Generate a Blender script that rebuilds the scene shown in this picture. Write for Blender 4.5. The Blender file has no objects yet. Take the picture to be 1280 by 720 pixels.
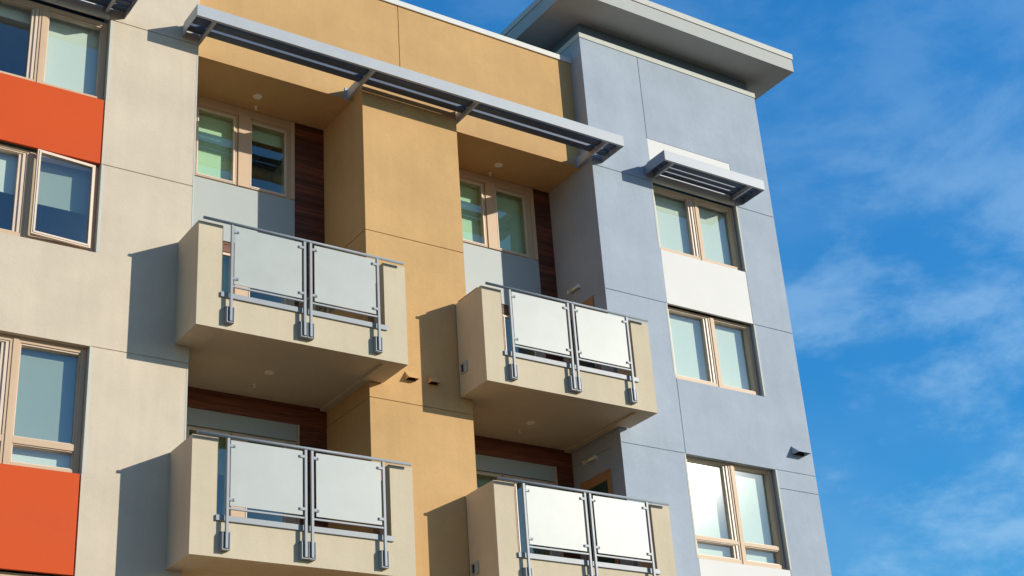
import bpy, bmesh, math, random
from mathutils import Vector, Matrix
random.seed(4)
R = math.radians
ZG = 10.8                      # the survey datum sits 10.8 m above the pavement
T = 0.036                      # front plane of the blue tower
BAND = 0.40                    # plane of the set-back yellow parapet wall
REC = 1.508                    # plane of the window walls in the two bays
scene = bpy.context.scene
col = scene.collection

# ------------------------------------------------------------------ materials
def new_mat(name):
    m = bpy.data.materials.new(name); m.use_nodes = True
    nt = m.node_tree; nt.nodes.clear()
    out = nt.nodes.new('ShaderNodeOutputMaterial')
    return m, nt, out

def node(nt, kind, **kw):
    n = nt.nodes.new(kind)
    for k, v in kw.items():
        if k in n.inputs: n.inputs[k].default_value = v
        else: setattr(n, k, v)
    return n

def world_pos(nt, scale=(1, 1, 1)):
    g = node(nt, 'ShaderNodeNewGeometry')
    mp = node(nt, 'ShaderNodeMapping'); mp.inputs['Scale'].default_value = scale
    nt.links.new(g.outputs['Position'], mp.inputs['Vector'])
    return mp.outputs['Vector']

def ramp(nt, src, a, b, ca, cb):
    r = node(nt, 'ShaderNodeValToRGB')
    r.color_ramp.elements[0].position = a; r.color_ramp.elements[1].position = b
    r.color_ramp.elements[0].color = (*ca, 1); r.color_ramp.elements[1].color = (*cb, 1)
    nt.links.new(src, r.inputs['Fac'])
    return r.outputs['Color']

def mult(nt, a, b, fac=1.0):
    m = node(nt, 'ShaderNodeMixRGB', blend_type='MULTIPLY'); m.inputs['Fac'].default_value = fac
    nt.links.new(a, m.inputs['Color1']); nt.links.new(b, m.inputs['Color2'])
    return m.outputs['Color']

def stucco(name, c, var=0.10, bump=0.35, streak=0.06):
    m, nt, out = new_mat(name)
    b = node(nt, 'ShaderNodeBsdfPrincipled', Roughness=0.92)
    b.inputs['Specular IOR Level'].default_value = 0.2
    rgb = node(nt, 'ShaderNodeRGB'); rgb.outputs[0].default_value = (*c, 1)
    n1 = node(nt, 'ShaderNodeTexNoise', Scale=0.9, Detail=6.0, Roughness=0.62)
    nt.links.new(world_pos(nt), n1.inputs['Vector'])
    v1 = ramp(nt, n1.outputs['Fac'], .30, .72, (1 - var,) * 3, (1 + var * .6,) * 3)
    n2 = node(nt, 'ShaderNodeTexNoise', Scale=1.0, Detail=5.0, Roughness=0.6)
    nt.links.new(world_pos(nt, (5.0, 5.0, .35)), n2.inputs['Vector'])
    v2 = ramp(nt, n2.outputs['Fac'], .38, .66, (1 - streak,) * 3, (1 + streak * .4,) * 3)
    n4 = node(nt, 'ShaderNodeTexNoise', Scale=38.0, Detail=3.0, Roughness=0.6)
    nt.links.new(world_pos(nt), n4.inputs['Vector'])
    v3 = ramp(nt, n4.outputs['Fac'], .3, .7, (.955,) * 3, (1.03,) * 3)
    nt.links.new(mult(nt, mult(nt, mult(nt, rgb.outputs[0], v1), v2), v3), b.inputs['Base Color'])
    n3 = node(nt, 'ShaderNodeTexNoise', Scale=70.0, Detail=4.0, Roughness=0.65)
    nt.links.new(world_pos(nt), n3.inputs['Vector'])
    n5 = node(nt, 'ShaderNodeTexNoise', Scale=3.2, Detail=4.0, Roughness=0.55)
    nt.links.new(world_pos(nt), n5.inputs['Vector'])
    bp2 = node(nt, 'ShaderNodeBump', Strength=0.35, Distance=0.02)
    nt.links.new(n5.outputs['Fac'], bp2.inputs['Height'])
    bp = node(nt, 'ShaderNodeBump', Strength=bump, Distance=0.006)
    nt.links.new(n3.outputs['Fac'], bp.inputs['Height'])
    nt.links.new(bp2.outputs['Normal'], bp.inputs['Normal'])
    nt.links.new(bp.outputs['Normal'], b.inputs['Normal'])
    nt.links.new(b.outputs[0], out.inputs['Surface'])
    return m

def paint(name, c, rough=0.5, metal=0.0, var=0.06, scale=2.5, spec=0.5, bump=0.0):
    m, nt, out = new_mat(name)
    b = node(nt, 'ShaderNodeBsdfPrincipled', Roughness=rough, Metallic=metal)
    b.inputs['Specular IOR Level'].default_value = spec
    rgb = node(nt, 'ShaderNodeRGB'); rgb.outputs[0].default_value = (*c, 1)
    n1 = node(nt, 'ShaderNodeTexNoise', Scale=scale, Detail=5.0, Roughness=0.6)
    nt.links.new(world_pos(nt), n1.inputs['Vector'])
    v = ramp(nt, n1.outputs['Fac'], .3, .7, (1 - var,) * 3, (1 + var * .6,) * 3)
    nt.links.new(mult(nt, rgb.outputs[0], v), b.inputs['Base Color'])
    rr = node(nt, 'ShaderNodeMapRange'); rr.inputs['To Min'].default_value = rough * .85; rr.inputs['To Max'].default_value = min(1, rough * 1.2)
    nt.links.new(n1.outputs['Fac'], rr.inputs['Value']); nt.links.new(rr.outputs[0], b.inputs['Roughness'])
    if bump:
        bp = node(nt, 'ShaderNodeBump', Strength=bump, Distance=0.01)
        nt.links.new(n1.outputs['Fac'], bp.inputs['Height']); nt.links.new(bp.outputs['Normal'], b.inputs['Normal'])
    nt.links.new(b.outputs[0], out.inputs['Surface'])
    return m

def glass_mat(name, tint, base=0.10, dusty=0.0014):
    m, nt, out = new_mat(name)
    tr = node(nt, 'ShaderNodeBsdfTransparent'); tr.inputs['Color'].default_value = (*tint, 1)
    gl = node(nt, 'ShaderNodeBsdfGlossy', Roughness=0.0); gl.inputs['Color'].default_value = (.93, .97, 1, 1)
    lw = node(nt, 'ShaderNodeLayerWeight')                 # Facing is the same from both sides of the pane
    fr = node(nt, 'ShaderNodeMath', operation='POWER'); fr.inputs[1].default_value = 4.0
    nt.links.new(lw.outputs['Facing'], fr.inputs[0])
    ad = node(nt, 'ShaderNodeMath', operation='MULTIPLY_ADD'); ad.inputs[1].default_value = 0.9; ad.inputs[2].default_value = base
    nt.links.new(fr.outputs[0], ad.inputs[0])
    ad.use_clamp = True
    # panes are never perfectly flat: a slow ripple bends the reflections a little
    nz = node(nt, 'ShaderNodeTexNoise', Scale=1.7, Detail=1.0)
    nt.links.new(world_pos(nt), nz.inputs['Vector'])
    bp = node(nt, 'ShaderNodeBump', Strength=0.06, Distance=0.03)
    nt.links.new(nz.outputs['Fac'], bp.inputs['Height']); nt.links.new(bp.outputs['Normal'], gl.inputs['Normal'])
    mx = node(nt, 'ShaderNodeMixShader')
    nt.links.new(ad.outputs[0], mx.inputs['Fac']); nt.links.new(tr.outputs[0], mx.inputs[1]); nt.links.new(gl.outputs[0], mx.inputs[2])
    du = node(nt, 'ShaderNodeBsdfGlossy', Roughness=0.11); du.inputs['Color'].default_value = (1, .98, .95, 1)
    mx2 = node(nt, 'ShaderNodeMixShader'); mx2.inputs['Fac'].default_value = dusty
    nt.links.new(mx.outputs[0], mx2.inputs[1]); nt.links.new(du.outputs[0], mx2.inputs[2])
    nt.links.new(mx2.outputs[0], out.inputs['Surface'])
    return m

def frosted_mat(name, c):
    m, nt, out = new_mat(name)
    b = node(nt, 'ShaderNodeBsdfPrincipled', Roughness=0.40)
    b.inputs['Specular IOR Level'].default_value = 0.5
    rgb = node(nt, 'ShaderNodeRGB'); rgb.outputs[0].default_value = (*c, 1)
    n1 = node(nt, 'ShaderNodeTexNoise', Scale=2.3, Detail=4.0, Roughness=0.6)
    nt.links.new(world_pos(nt), n1.inputs['Vector'])
    v = ramp(nt, n1.outputs['Fac'], .3, .7, (.95,) * 3, (1.03,) * 3)
    cc = mult(nt, rgb.outputs[0], v)
    nt.links.new(cc, b.inputs['Base Color'])
    t = node(nt, 'ShaderNodeBsdfTranslucent'); nt.links.new(cc, t.inputs['Color'])
    mx = node(nt, 'ShaderNodeMixShader'); mx.inputs['Fac'].default_value = 0.22
    nt.links.new(b.outputs[0], mx.inputs[1]); nt.links.new(t.outputs[0], mx.inputs[2])
    tr = node(nt, 'ShaderNodeBsdfTransparent'); tr.inputs['Color'].default_value = (.85, .95, .92, 1)
    mx2 = node(nt, 'ShaderNodeMixShader'); mx2.inputs['Fac'].default_value = 0.09
    nt.links.new(mx.outputs[0], mx2.inputs[1]); nt.links.new(tr.outputs[0], mx2.inputs[2])
    nt.links.new(mx2.outputs[0], out.inputs['Surface'])
    return m

def wood_mat(name):
    m, nt, out = new_mat(name)
    b = node(nt, 'ShaderNodeBsdfPrincipled', Roughness=0.55)
    n1 = node(nt, 'ShaderNodeTexNoise', Scale=1.0, Detail=7.0, Roughness=0.65)
    nt.links.new(world_pos(nt, (2.2, 2.2, 34)), n1.inputs['Vector'])
    c = ramp(nt, n1.outputs['Fac'], .28, .74, (.062, .015, .007), (.23, .063, .026))
    # one tone per board
    g = node(nt, 'ShaderNodeNewGeometry')
    sx = node(nt, 'ShaderNodeSeparateXYZ'); nt.links.new(g.outputs['Position'], sx.inputs[0])
    md = node(nt, 'ShaderNodeMath', operation='DIVIDE'); md.inputs[1].default_value = 0.145
    nt.links.new(sx.outputs['Z'], md.inputs[0])
    fl = node(nt, 'ShaderNodeMath', operation='FLOOR'); nt.links.new(md.outputs[0], fl.inputs[0])
    wn = node(nt, 'ShaderNodeTexWhiteNoise', noise_dimensions='1D'); nt.links.new(fl.outputs[0], wn.inputs['W'])
    v = ramp(nt, wn.outputs['Value'], 0, 1, (.50, .48, .46), (1.35, 1.3, 1.22))
    nt.links.new(mult(nt, c, v), b.inputs['Base Color'])
    nt.links.new(b.outputs[0], out.inputs['Surface'])
    return m

M = dict(
    cream=stucco('cream_stucco', (.65, .558, .435), streak=.03),
    balcony=stucco('balcony_stucco', (.62, .53, .388), var=.07, streak=.03),
    yellow=stucco('yellow_stucco', (.60, .375, .168), var=.10, streak=.03),
    blue=stucco('blue_grey_stucco', (.40, .458, .53), var=.11, streak=.025),
    bead=paint('pale_bead', (.56, .57, .52), .7, spec=.2),
    orange=paint('orange_panel', (.62, .082, .015), .6, var=.05, scale=1.2, spec=.15),
    white=paint('white_panel', (.66, .645, .62), .6, var=.03, scale=1.2),
    greyp=paint('grey_panel', (.38, .42, .415), .5, var=.05, scale=1.0),
    frame=paint('tan_frame', (.60, .43, .285), .5, var=.05, spec=.3),
    doorwood=paint('door_wood', (.44, .23, .10), .5, var=.12),
    sash=paint('pale_sash', (.70, .56, .44), .42, var=.05),
    silver=paint('silver_paint', (.42, .455, .49), .42, var=.05, spec=.35),
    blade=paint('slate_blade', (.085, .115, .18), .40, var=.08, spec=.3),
    navy=paint('navy_fin', (.20, .25, .34), .4, var=.06),
    rail=paint('rail_metal', (.30, .33, .36), .42, metal=.0, var=.06, spec=.35),
    dark=paint('dark_opening', (.02, .02, .022), .7),
    roof=paint('roof_fascia', (.43, .445, .42), .6, var=.06, spec=.25),
    roofcap=paint('roof_cap', (.55, .54, .49), .55, var=.05, spec=.25),
    coping=paint('coping', (.66, .66, .62), .45, var=.05),
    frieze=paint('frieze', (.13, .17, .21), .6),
    room=paint('room', (.36, .37, .36), .9),
    blind=paint('roller_blind', (.90, .90, .86), .85, var=.02),
    blindgrey=paint('screen_blind', (.40, .44, .42), .85, var=.03),
    lamp=paint('lamp_glass', (.92, .86, .58), .3),
    trimwhite=paint('white_trim', (.88, .84, .74), .5),
    terracotta=paint('terracotta', (.42, .11, .04), .7),
    glass=glass_mat('tinted_glass', (.93, .978, .948)),
    glassgreen=glass_mat('green_tinted_glass', (.85, .965, .875), base=.09),
    frost=frosted_mat('frosted_glass', (.535, .575, .56)),
    wood=wood_mat('red_brown_cladding'),
    pave=stucco('paving', (.23, .165, .115), var=.2),
    outer=paint('plain_render', (.45, .43, .38), .9),
)

# ------------------------------------------------------------------ mesh helpers
ORG = {}
def origin(o): return ORG.get(o.name, Vector((0, 0, 0))) if o else Vector((0, 0, 0))

class MB:
    """collects solids in survey coordinates and links them as one mesh"""
    def __init__(self): self.bm = bmesh.new()
    def box(self, x0, x1, y0, y1, z0, z1):
        bm = self.bm
        v = [bm.verts.new((x, y, z + ZG)) for x in (x0, x1) for y in (y0, y1) for z in (z0, z1)]
        for f in ((0, 1, 3, 2), (4, 6, 7, 5), (0, 4, 5, 1), (2, 3, 7, 6), (0, 2, 6, 4), (1, 5, 7, 3)):
            bm.faces.new([v[i] for i in f])
        return self
    def prism(self, pts, axis, a, b):
        """polygon extruded along an axis; pts are the two other coordinates in xyz order"""
        bm = self.bm
        def P(p, t):
            q = {'x': (t, p[0], p[1]), 'y': (p[0], t, p[1]), 'z': (p[0], p[1], t)}[axis]
            return bm.verts.new((q[0], q[1], q[2] + ZG))
        A = [P(p, a) for p in pts]; B = [P(p, b) for p in pts]
        bm.faces.new(A); bm.faces.new(B[::-1])
        for i in range(len(pts)):
            j = (i + 1) % len(pts); bm.faces.new((A[j], A[i], B[i], B[j]))
        return self
    def tube(self, p, q, r, n=14):
        p = Vector(p); q = Vector(q); d = (q - p)
        mat = Matrix.Translation((p + q) / 2 + Vector((0, 0, ZG))) @ d.to_track_quat('Z', 'Y').to_matrix().to_4x4()
        bmesh.ops.create_cone(self.bm, cap_ends=True, segments=n, radius1=r, radius2=r, depth=d.length, matrix=mat)
        return self
    def build(self, name, mat, parent=None, bevel=0.0, label=None, org=None, smooth=False):
        bm = self.bm
        bmesh.ops.recalc_face_normals(bm, faces=bm.faces)
        me = bpy.data.meshes.new(name)
        if org is None:
            lo = Vector([min(v.co[i] for v in bm.verts) for i in range(3)]); hi = Vector([max(v.co[i] for v in bm.verts) for i in range(3)])
            org = Vector(((lo.x + hi.x) / 2, (lo.y + hi.y) / 2, lo.z))
        else: org = Vector(org) + Vector((0, 0, ZG))
        bmesh.ops.translate(bm, verts=bm.verts, vec=-org)
        if smooth:
            for f in bm.faces: f.smooth = len(f.verts) == 4
        bm.to_mesh(me); bm.free()
        me.materials.append(mat)
        o = bpy.data.objects.new(name, me); col.objects.link(o)
        o.location = org - origin(parent); o.parent = parent
        ORG[o.name] = org
        if bevel:
            b = o.modifiers.new('bevel', 'BEVEL'); b.width = bevel; b.segments = 2; b.limit_method = 'ANGLE'
        if label: o['label'] = label
        return o

def empty(name, loc, label=None, cat=None, group=None):
    o = bpy.data.objects.new(name, None); col.objects.link(o)
    o.location = Vector(loc) + Vector((0, 0, ZG)); o.empty_display_size = .2
    ORG[o.name] = o.location.copy()
    if label: o['label'] = label
    if cat: o['category'] = cat
    if group: o['group'] = group
    return o

def tag(o, label, cat, group=None):
    o['label'] = label; o['category'] = cat
    if group: o['group'] = group
    return o

def copy_tree(o, parent=None):
    c = o.copy(); col.objects.link(c); c.parent = parent
    for ch in list(o.children): copy_tree(ch, c)
    return c

def tiles(x0, x1, z0, z1, holes, gx=(), gz=(), gap=0.0):
    """rectangles that fill x0..x1 by z0..z1 around the holes, split at the joints gx and gz"""
    xs = sorted({x0, x1, *[h[0] for h in holes], *[h[1] for h in holes], *gx})
    zs = sorted({z0, z1, *[h[2] for h in holes], *[h[3] for h in holes], *gz})
    xs = [x for x in xs if x0 <= x <= x1]; zs = [z for z in zs if z0 <= z <= z1]
    out = []
    for a, b in zip(xs, xs[1:]):
        for c, d in zip(zs, zs[1:]):
            mx, mz = (a + b) / 2, (c + d) / 2
            if any(h[0] < mx < h[1] and h[2] < mz < h[3] for h in holes): continue
            g = gap / 2
            out.append((a + (g if a in gx else 0), b - (g if b in gx else 0), c + (g if c in gz else 0), d - (g if d in gz else 0)))
    return out

def wall(mb, x0, x1, z0, z1, y, thick, holes=(), joints_x=(), joints_z=(), skin=0.014, gap=0.016):
    """wall seen from -y: a backing with a skin of plaster panels parted by control joints.
    joints_x: (x, za, zb); joints_z: (z, xa, xb)"""
    holes = list(holes)
    for r in tiles(x0, x1, z0, z1, holes): mb.box(r[0], r[1], y + skin, y + thick, r[2], r[3])
    grooves = [(j[0] - gap / 2, j[0] + gap / 2, j[1], j[2]) for j in joints_x] + [(j[1], j[2], j[0] - gap / 2, j[0] + gap / 2) for j in joints_z]
    for r in tiles(x0, x1, z0, z1, holes + grooves): mb.box(r[0], r[1], y, y + skin, r[2], r[3])

# ------------------------------------------------------------------ the building
B = empty('apartment_building', (2.5, 6.0, -ZG),
          'modern apartment building in cream, yellow and blue grey stucco with four boxed balconies', 'building')
Z1, Z2, Z3 = 0.0, 3.05, 5.75
LX0, LX1 = -5.369, -3.165            # left window column
TX0, TX1 = 7.977, 10.191             # tower window column
XC, XPL, XPR, XT, XTR = -1.667, 1.42, 3.371, 6.489, 11.245

# cream wing
mb = MB()
wall(mb, -10.5, XC, -ZG, 8.40, 0.0, .30, [(LX0, LX1, 1.52, 6.766), (LX0, LX1, -4.95, 0.0)],
     [], [(Z1, -10.5, LX0), (Z1, LX1, XC), (Z2, -10.5, LX0), (Z2, LX1, XC), (Z3, LX1, XC), (Z3, -10.5, LX0)])
mb.box(-1.967, XC, .30, 1.70, -ZG, 7.9)
cream = mb.build('wall', M['cream'], B, label='cream stucco wall')
MB().box(XC - .018, XC + .004, -.004, .02, -ZG, 5.83).build('corner_bead', M['bead'], B)

# yellow pier between the bays
PY = 0.02
mb = MB()
mb.box(XPL + .014, XPR, PY + .014, 1.70, -ZG, 6.0)
for a, b in ((-ZG, Z1), (Z1, Z2), (Z2, 6.0)):
    lo = a + (.008 if a > -ZG else 0); hi = b - (.008 if b < 5 else 0)
    mb.box(XPL, XPR, PY, PY + .014, lo, hi)
    mb.box(XPL, XPL + .014, PY + .014, REC, lo, hi)
mb.build('pier', M['yellow'], B, label='yellow stucco pier')
MB().box(XPL - .01, XPR + .01, PY - .012, 1.70, 6.0, 6.012).build('flashing', M['yellow'], B)

# set-back yellow wall, its ceiling over the bays, its coping
mb = MB()
wall(mb, XC, XT, 5.85, 8.30, BAND, .25, [], [(2.445, 5.98, 8.30)], [])
mb.box(XC, XT, BAND + .25, 1.70, 5.85, 6.10)
mb.build('wall', M['yellow'], B, label='yellow stucco parapet wall')
MB().box(-10.5, XC + .0, -.03, .33, 8.40, 8.51).build('coping', M['coping'], B)
MB().box(XC + .002, XT - .002, BAND - .035, BAND + .30, 8.30, 8.415).build('coping', M['coping'], B)

# blue tower
def holes_t(): return [(TX0, TX1, 1.49, 6.766), (TX0, TX1, -4.95, 0.0)]
mb = MB()
wall(mb, XT, XTR, -ZG, 8.85, T, .30, holes_t(), [(TX0, 6.766, 8.74), (TX0, 0.0, 1.49)],
     [(Z1, XT, TX0), (Z1, TX1, XTR), (Z2, XT, TX0), (Z2, TX1, XTR), (Z3 - .005, XT, TX0), (Z3 - .005, TX1, XTR), (-.37, TX1, XTR)])
mb.box(XT + .014, XT + .30, T + .30, 6.2, -ZG, 8.85)
for a, b in ((-ZG, Z1), (Z1, Z2), (Z2, 8.85)):
    mb.box(XT, XT + .014, T + .30, 6.2, a + (.008 if a > -ZG else 0), b - (.008 if b < 8 else 0))
mb.box(XTR - .30, XTR, T + .30, 6.2, -ZG, 8.85)
mb.build('wall', M['blue'], B, label='blue grey stucco tower wall')
mb = MB()
mb.box(XT - .014, XTR + .014, T - .016, T + .02, 8.74, 8.855)
mb.box(XT - .014, XT + .02, T + .02, 6.2, 8.74, 8.855); mb.box(XTR - .02, XTR + .014, T + .02, 6.2, 8.74, 8.855)
mb.build('cornice', M['bead'], B)
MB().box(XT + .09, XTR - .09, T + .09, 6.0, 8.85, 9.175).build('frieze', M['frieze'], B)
# tower roof
RX0, RX1, RY0, RY1 = 5.74, 11.825, -.70, 6.9
rf = MB().box(RX0, RX1, RY0, RY1, 9.17, 9.485).build('roof', M['roof'], B)
MB().box(RX0 - .02, RX1 + .02, RY0 - .02, RY1 + .02, 9.492, 9.63).build('roof_cap', M['roofcap'], rf)
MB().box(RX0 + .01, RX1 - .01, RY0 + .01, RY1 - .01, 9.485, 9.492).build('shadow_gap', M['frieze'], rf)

# hidden sides, back and low roof close the volume
mb = MB()
mb.box(-10.5, -10.2, .30, 12, -ZG, 8.35); mb.box(-10.5, XTR, 12, 12.3, -ZG, 7.9)
mb.box(XTR - .31, XTR - .01, 6.2, 12, -ZG, 7.9)
mb.box(-10.2, XT, 1.70, 12, 7.6, 7.9); mb.box(XT + .3, XTR - .3, 6.2, 12, 7.6, 7.9)
mb.build('outer_shell', M['outer'], B)

# ------------------------------------------------------------------ windows
def room(x0, x1, z0, z1, y0, depth=2.6):
    mb = MB(); w = .05
    mb.box(x0 - w, x1 + w, y0 + depth, y0 + depth + w, z0, z1)
    mb.box(x0 - w, x0, y0, y0 + depth, z0, z1); mb.box(x1, x1 + w, y0, y0 + depth, z0, z1)
    mb.box(x0 - w, x1 + w, y0, y0 + depth, z0 - w, z0); mb.box(x0 - w, x1 + w, y0, y0 + depth, z1, z1 + w)
    return mb.build('room', M['room'], B)

def make_sash(win, pane, y, rim=.042, dep=.03, org=None, mat='sash'):
    """stile-and-rail ring with a stepped inner bead, and its glass"""
    x0, x1, z0, z1 = pane
    mb = MB()
    for r in tiles(x0 - rim, x1 + rim, z0 - rim, z1 + rim, [pane]): mb.box(r[0], r[1], y, y + dep, r[2], r[3])
    b = .012
    for r in tiles(x0 - rim * .55, x1 + rim * .55, z0 - rim * .55, z1 + rim * .55, [pane]):
        mb.box(r[0], r[1], y - b, y, r[2], r[3])
    s = mb.build('sash', M[mat], win, bevel=.003, org=org)
    g = MB().box(x0 - .004, x1 + .004, y + .012, y + .020, z0 - .004, z1 + .004).build('glass_pane', M['glassgreen'], win, org=org)
    return s, g

def make_blind(win, pane, y, drop=1.0, mat='blind', grow=.07, grow_l=None):
    x0, x1, z0, z1 = pane
    zb = z1 - (z1 - z0) * drop - (.05 if drop >= 1 else 0)
    mb = MB().box(x0 - (grow if grow_l is None else grow_l), x1 + grow, y, y + .004, zb, z1 + .12)
    mb.box(x0 - grow + .005, x1 + grow - .005, y - .006, y + .010, zb - .028, zb + .002)
    return mb.build('blind', M[mat], win)

def make_window(opening, panes, y, depth=.10, label=None, posts=(), blinds=(), skip_sash=(), trim=True, frame_mat='frame'):
    """opening and panes are (x0, x1, z0, z1); y is the wall face"""
    mb = MB()
    yf = y + depth - .022
    rim = .042
    solid = tiles(*opening, [(p[0] - .012, p[1] + .012, p[2] - .012, p[3] + .012) for p in panes])
    for r in solid: mb.box(r[0], r[1], yf + .012, yf + .11, r[2], r[3])
    for (a, b, c, d, pr) in posts: mb.box(a, b, yf - pr, yf + .0119, c, d)
    w = mb.build('window', M[frame_mat], B, bevel=.002, label=label)
    for i, p in enumerate(panes):
        if i in skip_sash: continue
        make_sash(w, p, yf - .018)
    for (i, drop, mat) in blinds:
        make_blind(w, panes[i], y + depth + .125, drop, mat)
    return w

def ring(mb, outer, inner, y0, y1):
    for r in tiles(*outer, [inner]): mb.box(r[0], r[1], y0, y1, r[2], r[3])

def column_window(X0, y, z0, z1, gz0, gz1, label, blinds, transom=None, open_right=False):
    """two-light window of the street fronts: a deep tan frame, the left light a sash with a broad stepped stile,
    the right light set straight into the frame; X0 is the left jamb"""
    W = X0 + 2.204
    Lh = (X0 + .10, X0 + 1.108); Rh = (X0 + 1.258, X0 + 2.118)
    zt = gz1 + .034; zb = gz0 - .026
    rows = [(gz0, gz1, zb, zt)]
    if transom: rows.append((transom[0], transom[1], transom[0] - .030, transom[1] + .026))
    holes = [(h[0], h[1], a, b) for (_, _, a, b) in rows for h in (Lh, Rh)]
    yf = y + .110
    mb = MB()
    for q in tiles(X0 + .002, W - .002, z0 + .002, z1 - .002, holes): mb.box(q[0], q[1], yf, y + .240, q[2], q[3])
    # applied profiles: mullion face and jamb stops
    mb.box(X0 + 1.150, X0 + 1.228, yf - .014, yf - .0002, z0 + .006, z1 - .02)
    mb.box(X0 + .010, X0 + .052, yf - .010, yf - .0002, z0 + .006, z1 - .012); mb.box(W - .052, W - .010, yf - .010, yf - .0002, z0 + .006, z1 - .012)
    w = mb.build('window', M['frame'], B, bevel=.002, label=label)
    panes = []
    for k, (g0, g1, a, b) in enumerate(rows):
        # left sash
        P = (X0 + .135, X0 + 1.000, g0, g1); panes.append(P)
        m2 = MB()
        ring(m2, (Lh[0] + .003, Lh[1] - .003, a + .003, b - .003), (P[0] - .012, P[1] + .055, g0 - .014, g1 + .012), y + .125, y + .215)
        ring(m2, (P[0] - .012, P[1] + .055, g0 - .014, g1 + .012), (P[0] - .006, P[1] + .030, g0 - .006, g1 + .005), y + .151, y + .215)
        ring(m2, (P[0] - .006, P[1] + .030, g0 - .006, g1 + .005), P, y + .143, y + .215)
        m2.build('sash', M['sash'], w, bevel=.002)
        MB().box(P[0] - .003, P[1] + .003, y + .190, y + .197, g0 - .003, g1 + .003).build('glass_pane', M['glass'], w)
        # right light
        Q = (X0 + 1.280, X0 + 2.104, g0, g1); panes.append(Q)
        if open_right and k == 0:
            hinge = (X0 + 2.135, y + .100, g0)
            O = (X0 + 1.222, X0 + 2.135, 1.605, 3.035)
            m2 = MB(); ring(m2, O, (O[0] + .052, O[1] - .052, O[2] + .052, O[3] - .052), y + .058, y + .104)
            ring(m2, (O[0] + .022, O[1] - .022, O[2] + .022, O[3] - .022), (O[0] + .052, O[1] - .052, O[2] + .052, O[3] - .052), y + .047, y + .0578)
            sh = m2.build('sash', M['sash'], w, bevel=.002, org=hinge)
            g = MB().box(O[0] + .048, O[1] - .048, y + .080, y + .087, O[2] + .048, O[3] - .048).build('glass_pane', M['glass'], w, org=hinge)
            for o in (sh, g): o.rotation_euler = (0, 0, R(5.0))
        else:
            m2 = MB(); ring(m2, (Rh[0] + .002, Rh[1] - .002, a + .003, b - .003), (Q[0] - .008, Q[1] + .008, g0 - .012, g1 + .010), y + .129, y + .215)
            ring(m2, (Q[0] - .008, Q[1] + .008, g0 - .012, g1 + .010), Q, y + .153, y + .215)
            m2.build('sash', M['sash'], w, bevel=.002)
            MB().box(Q[0] - .003, Q[1] + .003, y + .190, y + .197, g0 - .003, g1 + .003).build('glass_pane', M['glass'], w)
    for (k, drop, mat) in blinds: make_blind(w, panes[k], y + .300, drop, mat, grow=.09)
    t = .040; a, b = X0 - .003, X0 + 2.207
    MB().box(a - t, a, y - .004, y + .05, z0, z1).build('casing', M['bead'], w)
    MB().box(b, b + t, y - .004, y + .05, z0, z1).build('casing', M['bead'], w)
    return w

def panel(x0, x1, z0, z1, y, mat, label):
    return MB().box(x0, x1, y, y + .05, z0, z1).build('spandrel_panel', M[mat], B, bevel=.002, label=label)

# left column
X = LX0
column_window(X, 0, 4.215, 5.74, 4.335, 5.625, None, [(1, 1.0, 'blind'), (0, .12, 'blind')])
panel(X + .004, X + 2.200, 5.765, 6.762, .006, 'white', 'white spandrel panel')
panel(X + .02, X + 2.182, 3.056, 4.205, .004, 'orange', 'orange spandrel panel')
column_window(X, 0, 1.54, 3.045, 1.665, 2.965, 'two light window with its right sash swung open', [(1, .50, 'blindgrey'), (0, .45, 'blind')], open_right=True)
column_window(X, 0, -1.925, -.002, -1.457, -.114, None, [(1, 1.0, 'blindgrey'), (0, 1.0, 'blindgrey'), (2, 1.0, 'blind'), (3, 1.0, 'blind')], transom=(-1.822, -1.605))
panel(X + .02, X + 2.182, -3.365, -1.935, .004, 'orange', 'orange spandrel panel')
column_window(X, 0, -4.948, -3.375, -4.85, -3.48, None, [(1, 1.0, 'blind'), (0, 1.0, 'blind')])
room(X, X + 2.2, 1.54, 5.74, .33); room(X, X + 2.2, -4.95, 0, .33)
# tower column
X = TX0
column_window(X, T, 4.225, 5.755, 4.375, 5.655, None, [(0, 1.0, 'blind'), (1, 1.0, 'blind')])
panel(X + .006, X + 2.208, 5.765, 6.762, T + .006, 'white', 'white spandrel panel')
panel(X + .006, X + 2.208, 3.056, 4.215, T + .004, 'white', 'white spandrel panel')
column_window(X, T, 1.50, 3.045, 1.645, 2.985, None, [(0, 1.0, 'blind'), (1, 1.0, 'blind')])
column_window(X, T, -1.955, -.002, -1.475, -.055, None, [(0, 1.0, 'blind'), (1, 1.0, 'blind'), (2, 1.0, 'blind'), (3, 1.0, 'blind')], transom=(-1.82, -1.595))
panel(X + .006, X + 2.208, -3.365, -1.965, T + .004, 'white', 'white spandrel panel')
column_window(X, T, -4.948, -3.375, -4.85, -3.48, None, [(0, 1.0, 'blind'), (1, 1.0, 'blind')])
room(X, X + 2.2, 1.50, 5.755, T + .33); room(X, X + 2.2, -4.95, 0, T + .33)

# ------------------------------------------------------------------ bays behind the balconies
def boards(mb, x0, x1, z0, z1, y):
    z = z0
    while z < z1 - .02:
        e = min(z + .145, z1)
        mb.box(x0, x1, y + random.uniform(0, .002), y + .03, z + .006, e - .006); z = e
    mb.box(x0, x1, y + .012, y + .06, z0, z1)

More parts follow.
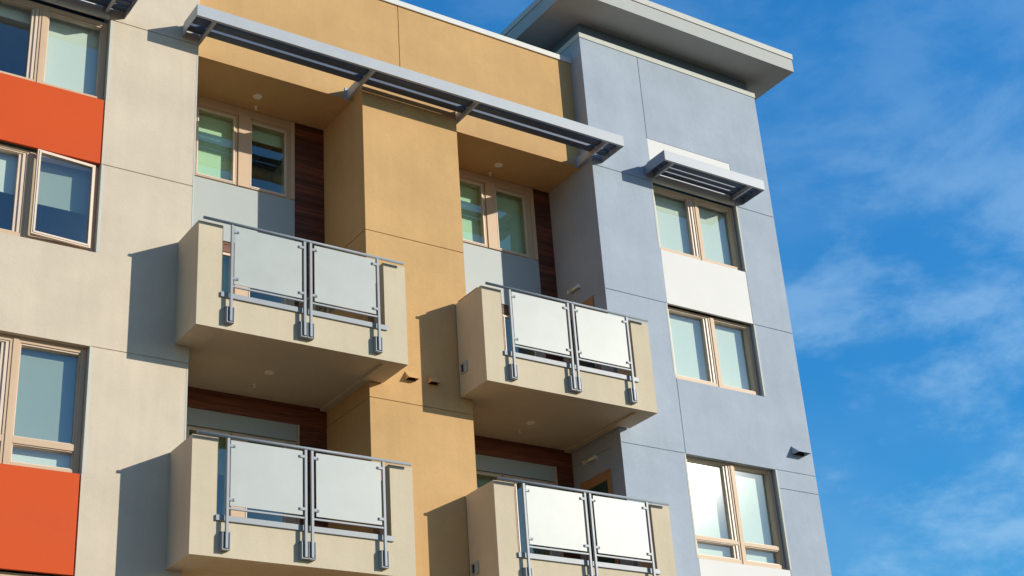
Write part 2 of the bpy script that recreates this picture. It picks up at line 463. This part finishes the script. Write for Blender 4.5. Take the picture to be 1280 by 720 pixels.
def bay(x0, x1, dx, wx):
    """window wall of one bay; dx shifts the first bay's survey, wx is the right edge of its joinery"""
    xl = -1.10 + dx
    L = (-1.02 + dx, -.367 + dx); Rr = (-.02 + dx, .62 + dx)
    # upper storey lights over the grey panel
    z0, z1 = 4.20, 5.845
    posts = [(-.268 + dx, -.045 + dx, 4.215, 5.70, .026), (xl + .012, xl + .05, 4.215, 5.80, .01), (wx - .09, wx - .004, 4.215, 5.83, .012),
             (xl + .06, wx - .10, 5.66, 5.70, .014), (-.318 + dx, -.292 + dx, 4.215, 5.62, .012)]
    w = make_window((xl, wx, z0, z1), [(L[0], L[1], 4.262, 5.555), (Rr[0], Rr[1], 4.262, 5.545)], REC - .085, posts=posts,
                    blinds=[(0, 1.0, 'blind')] + ([(1, 1.0, 'blind')] if dx > 1 else [(1, .16, 'blind')]), trim=False)
    MB().box(xl, wx - .004, REC - .014, REC + .03, 3.075, 4.196).build('spandrel_panel', M['greyp'], B, bevel=.002, label='grey spandrel panel')
    # glazed doors of the upper flat
    posts = [(-.29 + dx, -.06 + dx, .6, 2.86, .026)]
    make_window((xl, wx, .585, 2.87), [(L[0], L[1], .70, 2.80), (Rr[0], Rr[1], .70, 2.80)], REC - .085, posts=posts,
                blinds=[(0, .28, 'blindgrey')], trim=False, label='glazed balcony doors')
    # lower flat: grey transom strip over glazed doors
    MB().box(xl, .865 + dx, REC - .012, REC + .03, -.335, -.045).build('transom_panel', M['greyp'], B, bevel=.002)
    MB().box(.867 + dx, .90 + dx, REC - .03, REC + .03, -2.85, -.045).build('door_jamb', M['frame'], B)
    make_window((xl, .865 + dx, -2.85, -.345), [(L[0], L[1], -2.75, -.42), (Rr[0], Rr[1], -2.75, -.42)], REC - .085,
                posts=[(-.29 + dx, -.06 + dx, -2.84, -.36, .026)], blinds=[(0, .25, 'blindgrey')], trim=False, label='glazed balcony doors')
    mb = MB()
    boards(mb, wx + .003, x1 - .002, .585, 5.848, REC)                      # strip right of the joinery
    boards(mb, x0 + .002, xl - .003, .585, 5.848, REC)
    boards(mb, xl, wx, 2.875, 3.070, REC)                                   # board between panel and doors
    boards(mb, x0 + .002, x1 - .002, -.040, .585, REC)                      # over the lower doors
    boards(mb, x0 + .002, xl - .003, -2.85, -.042, REC); boards(mb, .903 + dx, x1 - .002, -2.85, -.042, REC)
    mb.build('wood_cladding', M['wood'], B)
    MB().box(x0, x1, REC, REC + .1, -ZG, -2.86).build('wall', M['yellow'], B)
    room(xl, wx, .585, 5.84, REC + .06); room(xl, .865 + dx, -2.85, -.345, REC + .06)
bay(XC, XPL, 0.0, .83)
bay(XPR, XT, 5.19, 6.085)

# side doors in the tower flank
def side_door(ztop, zbot):
    y0, y1 = .40, 1.30
    mb = MB(); x = XT
    for r in tiles(y0, y1, zbot, ztop, [(y0 + .10, y1 - .10, zbot + .12, ztop - .18)]): mb.box(x - .03, x - .001, r[0], r[1], r[2], r[3])
    d = mb.build('door', M['doorwood'], B, bevel=.003)
    MB().box(x - .018, x - .002, y0 + .10, y1 - .10, zbot + .12, ztop - .18).build('glass_pane', paint_dark_green, d)
    MB().box(x - .075, x - .031, y0 + .045, y0 + .065, zbot + 1.0, zbot + 1.14).build('handle', M['rail'], d)
paint_dark_green = paint('dark_green_glazing', (.03, .055, .035), .12, var=.02)
side_door(3.04, .59); side_door(-.385, -2.84)

# ------------------------------------------------------------------ balconies
def make_balcony():
    x0, x1, yb, z0, z1, zp = -1.893, 1.658, -.814, .270, 1.996, .830
    xl, xr = -1.500, 1.262
    t = .14
    mb = MB()
    mb.box(x0, x1, yb, yb + t, z0, zp)                                   # low front
    mb.box(x0, xl, yb, yb + t, zp, z1); mb.box(xr, x1, yb, yb + t, zp, z1)  # tall returns
    mb.box(x0, x0 + t, yb + t, -.0005, z0, z1); mb.box(x1 - t, x1, yb + t, -.0005, z0, z1)
    # floor: rim strips and a raised middle field
    mb.box(x0 + t, xl, yb + t, -.0005, z0, .56); mb.box(xr + .028, x1 - t, yb + t, -.0005, z0, .56)
    mb.box(xl, xr + .028, yb + t, 1.50, z0 + .042, .56)
    mb.box(XC + .002, xl, -.0005, 1.50, z0, .56); mb.box(xr + .028, XPL - .002, -.0005, 1.50, z0, .56)
    b = mb.build('balcony', M['balcony'], B)
    yr = -.905
    MB().tube((-1.86, yr, 2.0), (1.582, yr, 2.0), .024).build('top_rail', M['rail'], b, smooth=True)
    MB().box(-1.527, 1.287, yb - .034, yb - .001, .780, .862).build('sill_bar', M['rail'], b, bevel=.003)
    posts = (-1.392, -.188, -.084, 1.098)
    for px in posts:
        MB().box(px - .021, px + .021, yr - .021, yr + .021, .372, 1.975).build('post', M['rail'], b, bevel=.004)
        s = MB()
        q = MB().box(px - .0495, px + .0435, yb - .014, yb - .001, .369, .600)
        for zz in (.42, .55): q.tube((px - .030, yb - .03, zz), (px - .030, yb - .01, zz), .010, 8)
        q.build('shade_toned_shoe_plate', M['blade'], b)  # dark colour paints in the shade between flanges and post
        s.box(px - .062, px - .050, yr - .006, yb - .001, .352, .600); s.box(px + .044, px + .056, yr - .006, yb - .001, .352, .600)
        s.box(px - .0499, px + .0439, yr - .002, yb - .001, .354, .368)
        s.tube((px - .068, yr + .03, .575), (px + .062, yr + .03, .575), .009, 8)
        s.build('post_shoe', M['rail'], b)
        k = MB().box(px - .07, px + .064, yr + .012, yb - .002, .602, .612); k.build('shoe_clamp', M['blade'], b)
    for (pa, pb, ga, gb) in ((posts[0], posts[1], -1.352, -.236), (posts[2], posts[3], -.020, 1.052)):
        MB().box(pa + .021, pb - .021, yr - .014, yr + .014, .930, .958).build('lower_rail', M['rail'], b, bevel=.003)
        MB().box(ga, gb, yr - .006, yr + .006, .985, 1.952).build('glass_panel', M['frost'], b, bevel=.002)
        for zz in (1.075, 1.865):
            for (cx, s) in ((pa + .021, 1), (pb - .021, -1)):
                c = MB()
                a, e = sorted((cx, cx + s * .085))
                c.box(a, e, yr - .022, yr + .022, zz - .020, zz + .020)
                c.tube((cx + s * .068, yr - .034, zz), (cx + s * .068, yr - .022, zz), .011, 8)
                c.build('clip', M['rail'], b)
    return b
bal = make_balcony()
bals = [bal]
for (dx, dz) in ((5.028, 0), (0, -3.43), (5.028, -3.43)):
    c = copy_tree(bal, B); c.location = bal.location + Vector((dx, 0, dz)); bals.append(c)
# red-brown board on the upper right balcony's left wall
o = MB().box(3.150, 3.255, -.66, -.05, 1.998, 2.030).build('wooden_board', M['terracotta'], None)
tag(o, 'red brown board lying on the left wall of the upper right balcony', 'board')

t = empty('patio_table', (.36, -.28, .56), 'patio table with white legs on the upper left balcony, glimpsed below its right glass panel', 'table')
MB().tube((.36, -.28, 1.255), (.36, -.28, 1.285), .30, 28).build('tabletop', M['greyp'], t)
for (ax, ay) in ((.20, -.42), (.52, -.42), (.20, -.14), (.52, -.14)):
    MB().tube((ax, ay, .561), (.36 + (ax - .36) * .7, -.28 + (ay + .28) * .7, 1.255), .018, 10).build('leg', M['trimwhite'], t)

# ------------------------------------------------------------------ sunshades
def sunshade(label, x0, x1, y0, yw, brackets, deep_y, blades, mat_end='silver', zt=6.062, zb=5.842):
    """fascia at y0, louvre blades behind it, brackets back to deep_y, end plates back to yw"""
    r = empty('sunshade', ((x0 + x1) / 2, yw, zb), label, 'sunshade')
    MB().prism([(y0, zb), (y0 + .05, zb), (y0 + .05, zb + .008), (y0 + .008, zb + .008), (y0 + .008, zt - .008), (y0 + .05, zt - .008), (y0 + .05, zt), (y0, zt)], 'x', x0 + .008, x1 - .008).build('fascia', M['silver'], r)
    for (ya, yb, zc) in blades:
        c = zc; h = .016; e = -.006
        bl = MB().prism([(ya, c - .013), (ya + .020, c - .017), (yb - .03, c - .010), (yb, c - .002), (yb, c + .003), (yb - .03, c + .006), (ya + .016, c + .006),
                         (ya + .014, c + .044), (ya + .004, c + .048), (ya, c + .040)], 'x', x0 + .014, x1 - .014)
        bl.build('louver_blade', M['blade'], r)
    for bx in brackets:
        b = MB().box(bx - .026, bx + .026, y0 + .052, deep_y - .012, zb + .002, zb + .010)
        b.box(bx - .006, bx + .006, y0 + .052, deep_y - .012, zb + .010, zt - .02)
        b.box(bx - .05, bx + .05, deep_y - .012, deep_y, zb - .02, zt + .02)
        b.build('bracket', M['silver'], r)
    for ex, s in ((x0, 1), (x1, -1)):
        a, e = sorted((ex, ex + s * .008))
        p = MB().box(a, e, y0, yw - .125, zb, zt); p.build('end_plate', M[mat_end], r)
        a, e = sorted((ex + s * .0085, ex + s * .024))
        p = MB().box(a, e, yw - .20, yw - .001, zb - .01, zt - .015); p.build('mounting_plate', M[mat_end], r)
    return r
sunshade('long silver sunshade with dark louvres spanning the yellow wall above both upper balconies', -1.965, 6.755, -.657, T, [-1.63, 1.325, 3.465, 6.40],
         BAND - .001, [(-.436, -.254, 5.962), (-.207, -.026, 5.962)])
sh = sunshade('short louvred sunshade over the top window of the blue grey tower', 7.789, 10.421, -.628, T, [8.05, 10.10], T - .001,
              [(T - .470, T - .335, 5.962), (T - .312, T - .180, 5.962), (T - .157, T - .012, 5.962)], mat_end='navy', zt=6.069, zb=5.852)
sh = sunshade('louvred sunshade over the top window of the cream wing, cut by the photo edge', -5.557, -2.925, -.664, 0, [-5.2, -3.25], -.001,
              [(-.470, -.335, 5.962), (-.312, -.180, 5.962), (-.157, -.012, 5.962)], mat_end='silver', zt=6.069, zb=5.852)

# ------------------------------------------------------------------ small fixtures
def vent_hood(x0, x1, z0, z1, y, pr, mat, label):
    """scoop: sloping top, closed triangular sides, open dark underside"""
    w = .008
    mb = MB()
    tri = [(y - .001, z1), (y - .001, z0), (y - pr, z0)]
    mb.prism(tri, 'x', x0, x0 + w); mb.prism(tri, 'x', x1 - w, x1)
    mb.prism([(y - .001, z1), (y - pr, z0), (y - pr + .016, z0), (y - .001, z1 - .02)], 'x', x0 + w, x1 - w)
    r = mb.build('vent_hood', M[mat], None); tag(r, label, 'vent hood', 'vent hoods on the walls')
    MB().box(x0 + w + .001, x1 - w - .001, y - .012, y - .002, z0 + .004, z1 - .04).build('damper', M['dark'], r)
    return r
vent_hood(2.085, 2.285, .415, .560, PY, .13, 'yellow', 'small yellow vent hood on the pier, beside the sunlit edge of the upper left balcony')
vent_hood(2.515, 2.700, .415, .560, PY, .13, 'yellow', 'small yellow vent hood on the pier inside the shadow of the upper right balcony')
vent_hood(10.70, 11.02, .375, .545, T, .20, 'blue', 'blue grey vent hood near the right edge of the tower above its lowest window')

def wall_light(z, label):
    r = empty('wall_light', (XT, .92, z), label, 'wall light', 'tube wall lights on the tower flank')
    MB().tube((XT - .055, .765, z), (XT - .055, 1.075, z), .026, 12).build('tube', M['lamp'], r, smooth=True)
    MB().box(XT - .085, XT - .001, .745, .766, z - .035, z + .035).build('end_bracket', M['trimwhite'], r)
    MB().box(XT - .085, XT - .001, 1.074, 1.09, z - .035, z + .035).build('end_bracket', M['trimwhite'], r)
wall_light(3.405, 'pale tube wall light on the shaded tower flank above the upper right balcony')
wall_light(-.055, 'pale tube wall light on the shaded tower flank above the lower right balcony')

def downlight(x, y, z, label):
    r = empty('downlight', (x, y, z), label, 'ceiling light', 'recessed ceiling lights over the balconies')
    mb = MB(); n = 24
    bm = mb.bm
    for k in range(n):
        a0, a1 = 2 * math.pi * k / n, 2 * math.pi * (k + 1) / n
        q = []
        for (rad, dz) in ((.048, -.002), (.052, -.012), (.078, -.010), (.082, 0)):
            q.append([bm.verts.new((x + rad * math.cos(a), y + rad * math.sin(a), z + dz + ZG)) for a in (a0, a1)])
        for i in range(3): bm.faces.new((q[i][0], q[i][1], q[i + 1][1], q[i + 1][0]))
    mb.build('trim_ring', M['trimwhite'], r)
    MB().tube((x, y, z - .004), (x, y, z - .001), .05, 20).build('lens', M['lamp'], r)
def sprinkler(x, y, z, label):
    mb = MB().tube((x, y, z - .008), (x, y, z - .0005), .032, 16)
    mb.tube((x, y, z - .05), (x, y, z - .008), .011, 10); mb.tube((x, y, z - .056), (x, y, z - .05), .022, 12)
    tag(mb.build('sprinkler_head', M['trimwhite'], None), label, 'sprinkler', 'sprinkler heads under the ceilings')
for (x, y, z, w) in ((-.109, 1.057, 5.85, 'high ceiling above the upper left balcony'), (4.984, 1.055, 5.85, 'high ceiling above the upper right balcony'),
                     (-.127, .455, .312, 'underside of the upper left balcony'), (4.943, .575, .312, 'underside of the upper right balcony')):
    downlight(x, y, z, 'small round light recessed in the ' + w)
for (x, y, z, w) in ((.011, 1.375, 5.85, 'high ceiling above the upper left balcony'), (5.009, 1.395, 5.85, 'high ceiling above the upper right balcony'),
                     (-.138, .985, .312, 'underside of the upper left balcony'), (4.959, .955, .312, 'underside of the upper right balcony')):
    sprinkler(x, y, z, 'tiny white sprinkler head on the ' + w)

def scupper(dz, label):
    x = 3.135
    mb = MB(); y0, y1, z0, z1 = -.262, -.062, .645 + dz, .845 + dz
    for r in tiles(y0, y1, z0, z1, [(y0 + .10, y1 - .02, z0 + .03, z1 - .03)]): mb.box(x - .02, x - .001, r[0], r[1], r[2], r[3])
    r = mb.build('wall_vent', M['greyp'], None, bevel=.002); tag(r, label, 'wall vent', 'square vents on balcony sides')
    MB().box(x - .008, x - .0015, y0 + .10, y1 - .02, z0 + .03, z1 - .03).build('opening', M['dark'], r)
scupper(0, 'square grey vent on the left side of the upper right balcony')
scupper(-3.43, 'square grey vent on the left side of the lower right balcony')

# ------------------------------------------------------------------ ground
bm = bmesh.new()
s = 3000
bm.faces.new([bm.verts.new(p) for p in ((-s, -s, 0), (s, -s, 0), (s, s, 0), (-s, s, 0))])
me = bpy.data.meshes.new('ground'); bm.to_mesh(me); bm.free(); me.materials.append(M['pave'])
g = bpy.data.objects.new('ground', me); col.objects.link(g); g['kind'] = 'structure'; g['label'] = 'pale paved ground in front of the building'

# ------------------------------------------------------------------ sky and sun
AZ, EL = R(41.5), R(18.4)               # to the right of the facade's normal, above the horizon
sun_dir = Vector((math.sin(AZ) * math.cos(EL), -math.cos(AZ) * math.cos(EL), math.sin(EL)))
w = bpy.data.worlds.new('World'); scene.world = w; w.use_nodes = True
nt = w.node_tree; nt.nodes.clear()
out = nt.nodes.new('ShaderNodeOutputWorld'); bg = nt.nodes.new('ShaderNodeBackground')
sky = nt.nodes.new('ShaderNodeTexSky'); sky.sky_type = 'NISHITA'; sky.sun_disc = False
sky.sun_elevation = EL; sky.sun_rotation = math.atan2(sun_dir.x, sun_dir.y)
sky.air_density = 1.0; sky.dust_density = 0.15; sky.ozone_density = 2.5
hs = nt.nodes.new('ShaderNodeHueSaturation'); hs.inputs['Saturation'].default_value = 1.22; hs.inputs['Value'].default_value = 1.2
nt.links.new(sky.outputs[0], hs.inputs['Color'])
# thin streaky cloud laid out on the sky directions
tc = nt.nodes.new('ShaderNodeTexCoord')
def sky_noise(scale, stretch, offset, detail, rough, lo, hi, dist=.3):
    mp = nt.nodes.new('ShaderNodeMapping'); mp.inputs['Scale'].default_value = stretch; mp.inputs['Location'].default_value = offset
    nt.links.new(tc.outputs['Generated'], mp.inputs['Vector'])
    n = nt.nodes.new('ShaderNodeTexNoise'); n.inputs['Scale'].default_value = scale; n.inputs['Detail'].default_value = detail
    n.inputs['Roughness'].default_value = rough; n.inputs['Distortion'].default_value = dist
    nt.links.new(mp.outputs[0], n.inputs['Vector'])
    m = nt.nodes.new('ShaderNodeMapRange'); m.interpolation_type = 'SMOOTHSTEP'
    m.inputs['From Min'].default_value = lo; m.inputs['From Max'].default_value = hi
    nt.links.new(n.outputs['Fac'], m.inputs['Value'])
    return m.outputs[0]
def smath(op, a, b):
    m = nt.nodes.new('ShaderNodeMath'); m.operation = op; m.use_clamp = op != 'DOT'
    for k, v in enumerate((a, b)):
        if isinstance(v, (int, float)): m.inputs[k].default_value = v
        else: nt.links.new(v, m.inputs[k])
    return m.outputs[0]
def facing(axis, lo, hi):
    d = nt.nodes.new('ShaderNodeVectorMath'); d.operation = 'DOT_PRODUCT'
    nt.links.new(tc.outputs['Generated'], d.inputs[0]); d.inputs[1].default_value = Vector(axis).normalized()
    m = nt.nodes.new('ShaderNodeMapRange'); m.interpolation_type = 'SMOOTHSTEP'
    m.inputs['From Min'].default_value = lo; m.inputs['From Max'].default_value = hi
    nt.links.new(d.outputs['Value'], m.inputs['Value'])
    return m.outputs[0]
def mixrgb(kind, fac, a, b):
    m = nt.nodes.new('ShaderNodeMixRGB'); m.blend_type = kind
    for sock, v in ((m.inputs['Fac'], fac), (m.inputs['Color1'], a), (m.inputs['Color2'], b)):
        if isinstance(v, (int, float)): sock.default_value = v
        elif isinstance(v, tuple): sock.default_value = (*v, 1)
        else: nt.links.new(v, sock)
    return m.outputs[0]
# far side deepened by tint; sun side dimmed to cut fill on the walls
deep = facing((.45, .80, .35), -.05, .75)
tone = mixrgb('MIX', deep, (.62, .80, .92), (.52, 1.32, 1.60))
sz = nt.nodes.new('ShaderNodeSeparateXYZ'); nt.links.new(tc.outputs['Generated'], sz.inputs[0])
low = nt.nodes.new('ShaderNodeMapRange'); low.inputs['From Min'].default_value = .10; low.inputs['From Max'].default_value = .55
low.inputs['To Min'].default_value = 1.0; low.inputs['To Max'].default_value = 0.0
nt.links.new(sz.outputs['Z'], low.inputs['Value'])
clear = mixrgb('MULTIPLY', smath('MULTIPLY', low.outputs[0], deep), mixrgb('MULTIPLY', 1.0, hs.outputs[0], tone), (.42, .60, .62))
# the broken cloud bank lies on that far side too
veil = sky_noise(1.6, (1, 1, 2.2), (4.3, 2.2, 3.1), 5, .55, .42, .64)
mott = sky_noise(8.5, (1, 1, 2.1), (3.3, 7.9, 1.6), 9, .62, .40, .66, .12)
bank = smath('ADD', smath('MULTIPLY', facing((.80, .52, .25), .60, 1.0), .90), .10)
amt = smath('MULTIPLY', smath('ADD', smath('MULTIPLY', veil, .20), smath('MULTIPLY', mott, .42)), bank)
thin = nt.nodes.new('ShaderNodeMapRange'); thin.interpolation_type = 'SMOOTHSTEP'      # it thins out overhead
thin.inputs['From Min'].default_value = .34; thin.inputs['From Max'].default_value = .56
thin.inputs['To Min'].default_value = 1.0; thin.inputs['To Max'].default_value = .30
nt.links.new(sz.outputs['Z'], thin.inputs['Value'])
amt = smath('MULTIPLY', amt, thin.outputs[0])
mx = nt.nodes.new('ShaderNodeMixRGB'); mx.inputs['Color2'].default_value = (3.6, 5.6, 7.6, 1)
nt.links.new(clear, mx.inputs['Color1']); nt.links.new(amt, mx.inputs['Fac'])
nt.links.new(mx.outputs[0], bg.inputs['Color']); bg.inputs['Strength'].default_value = 0.12
nt.links.new(bg.outputs[0], out.inputs['Surface'])
L = bpy.data.lights.new('sun', 'SUN'); L.energy = 4.2; L.angle = R(.5); L.color = (1.0, .93, .80)
lo = bpy.data.objects.new('sun', L); col.objects.link(lo)
lo.rotation_euler = sun_dir.to_track_quat('Z', 'Y').to_euler(); lo.location = sun_dir * 60

# ------------------------------------------------------------------ camera
cam = bpy.data.cameras.new('camera'); co = bpy.data.objects.new('camera', cam); col.objects.link(co)
cam.sensor_width = 36; cam.lens = 1874.22 / 1280 * 36; cam.clip_end = 8000
Rv = Vector((.83182683, -.55120323, -.06510854)); Uv = Vector((-.19479909, -.3997714, .89567636)); Fv = Vector((.51972824, .73236455, .43991446))
m = Matrix((Rv, Uv, -Fv)).transposed().to_4x4(); m.translation = Vector((-9.48518995, -19.4815761, -9.13653143 + ZG))
co.matrix_world = m
scene.camera = co

# ------------------------------------------------------------------ render settings
scene.render.engine = 'CYCLES'
scene.cycles.max_bounces = 10; scene.cycles.diffuse_bounces = 5; scene.cycles.glossy_bounces = 4; scene.cycles.transparent_max_bounces = 16
scene.cycles.caustics_reflective = False; scene.cycles.caustics_refractive = False
scene.view_settings.view_transform = 'Standard'; scene.view_settings.look = 'None'
scene.view_settings.exposure = 0.06; scene.view_settings.gamma = 1.0; scene.view_settings.use_curve_mapping = False
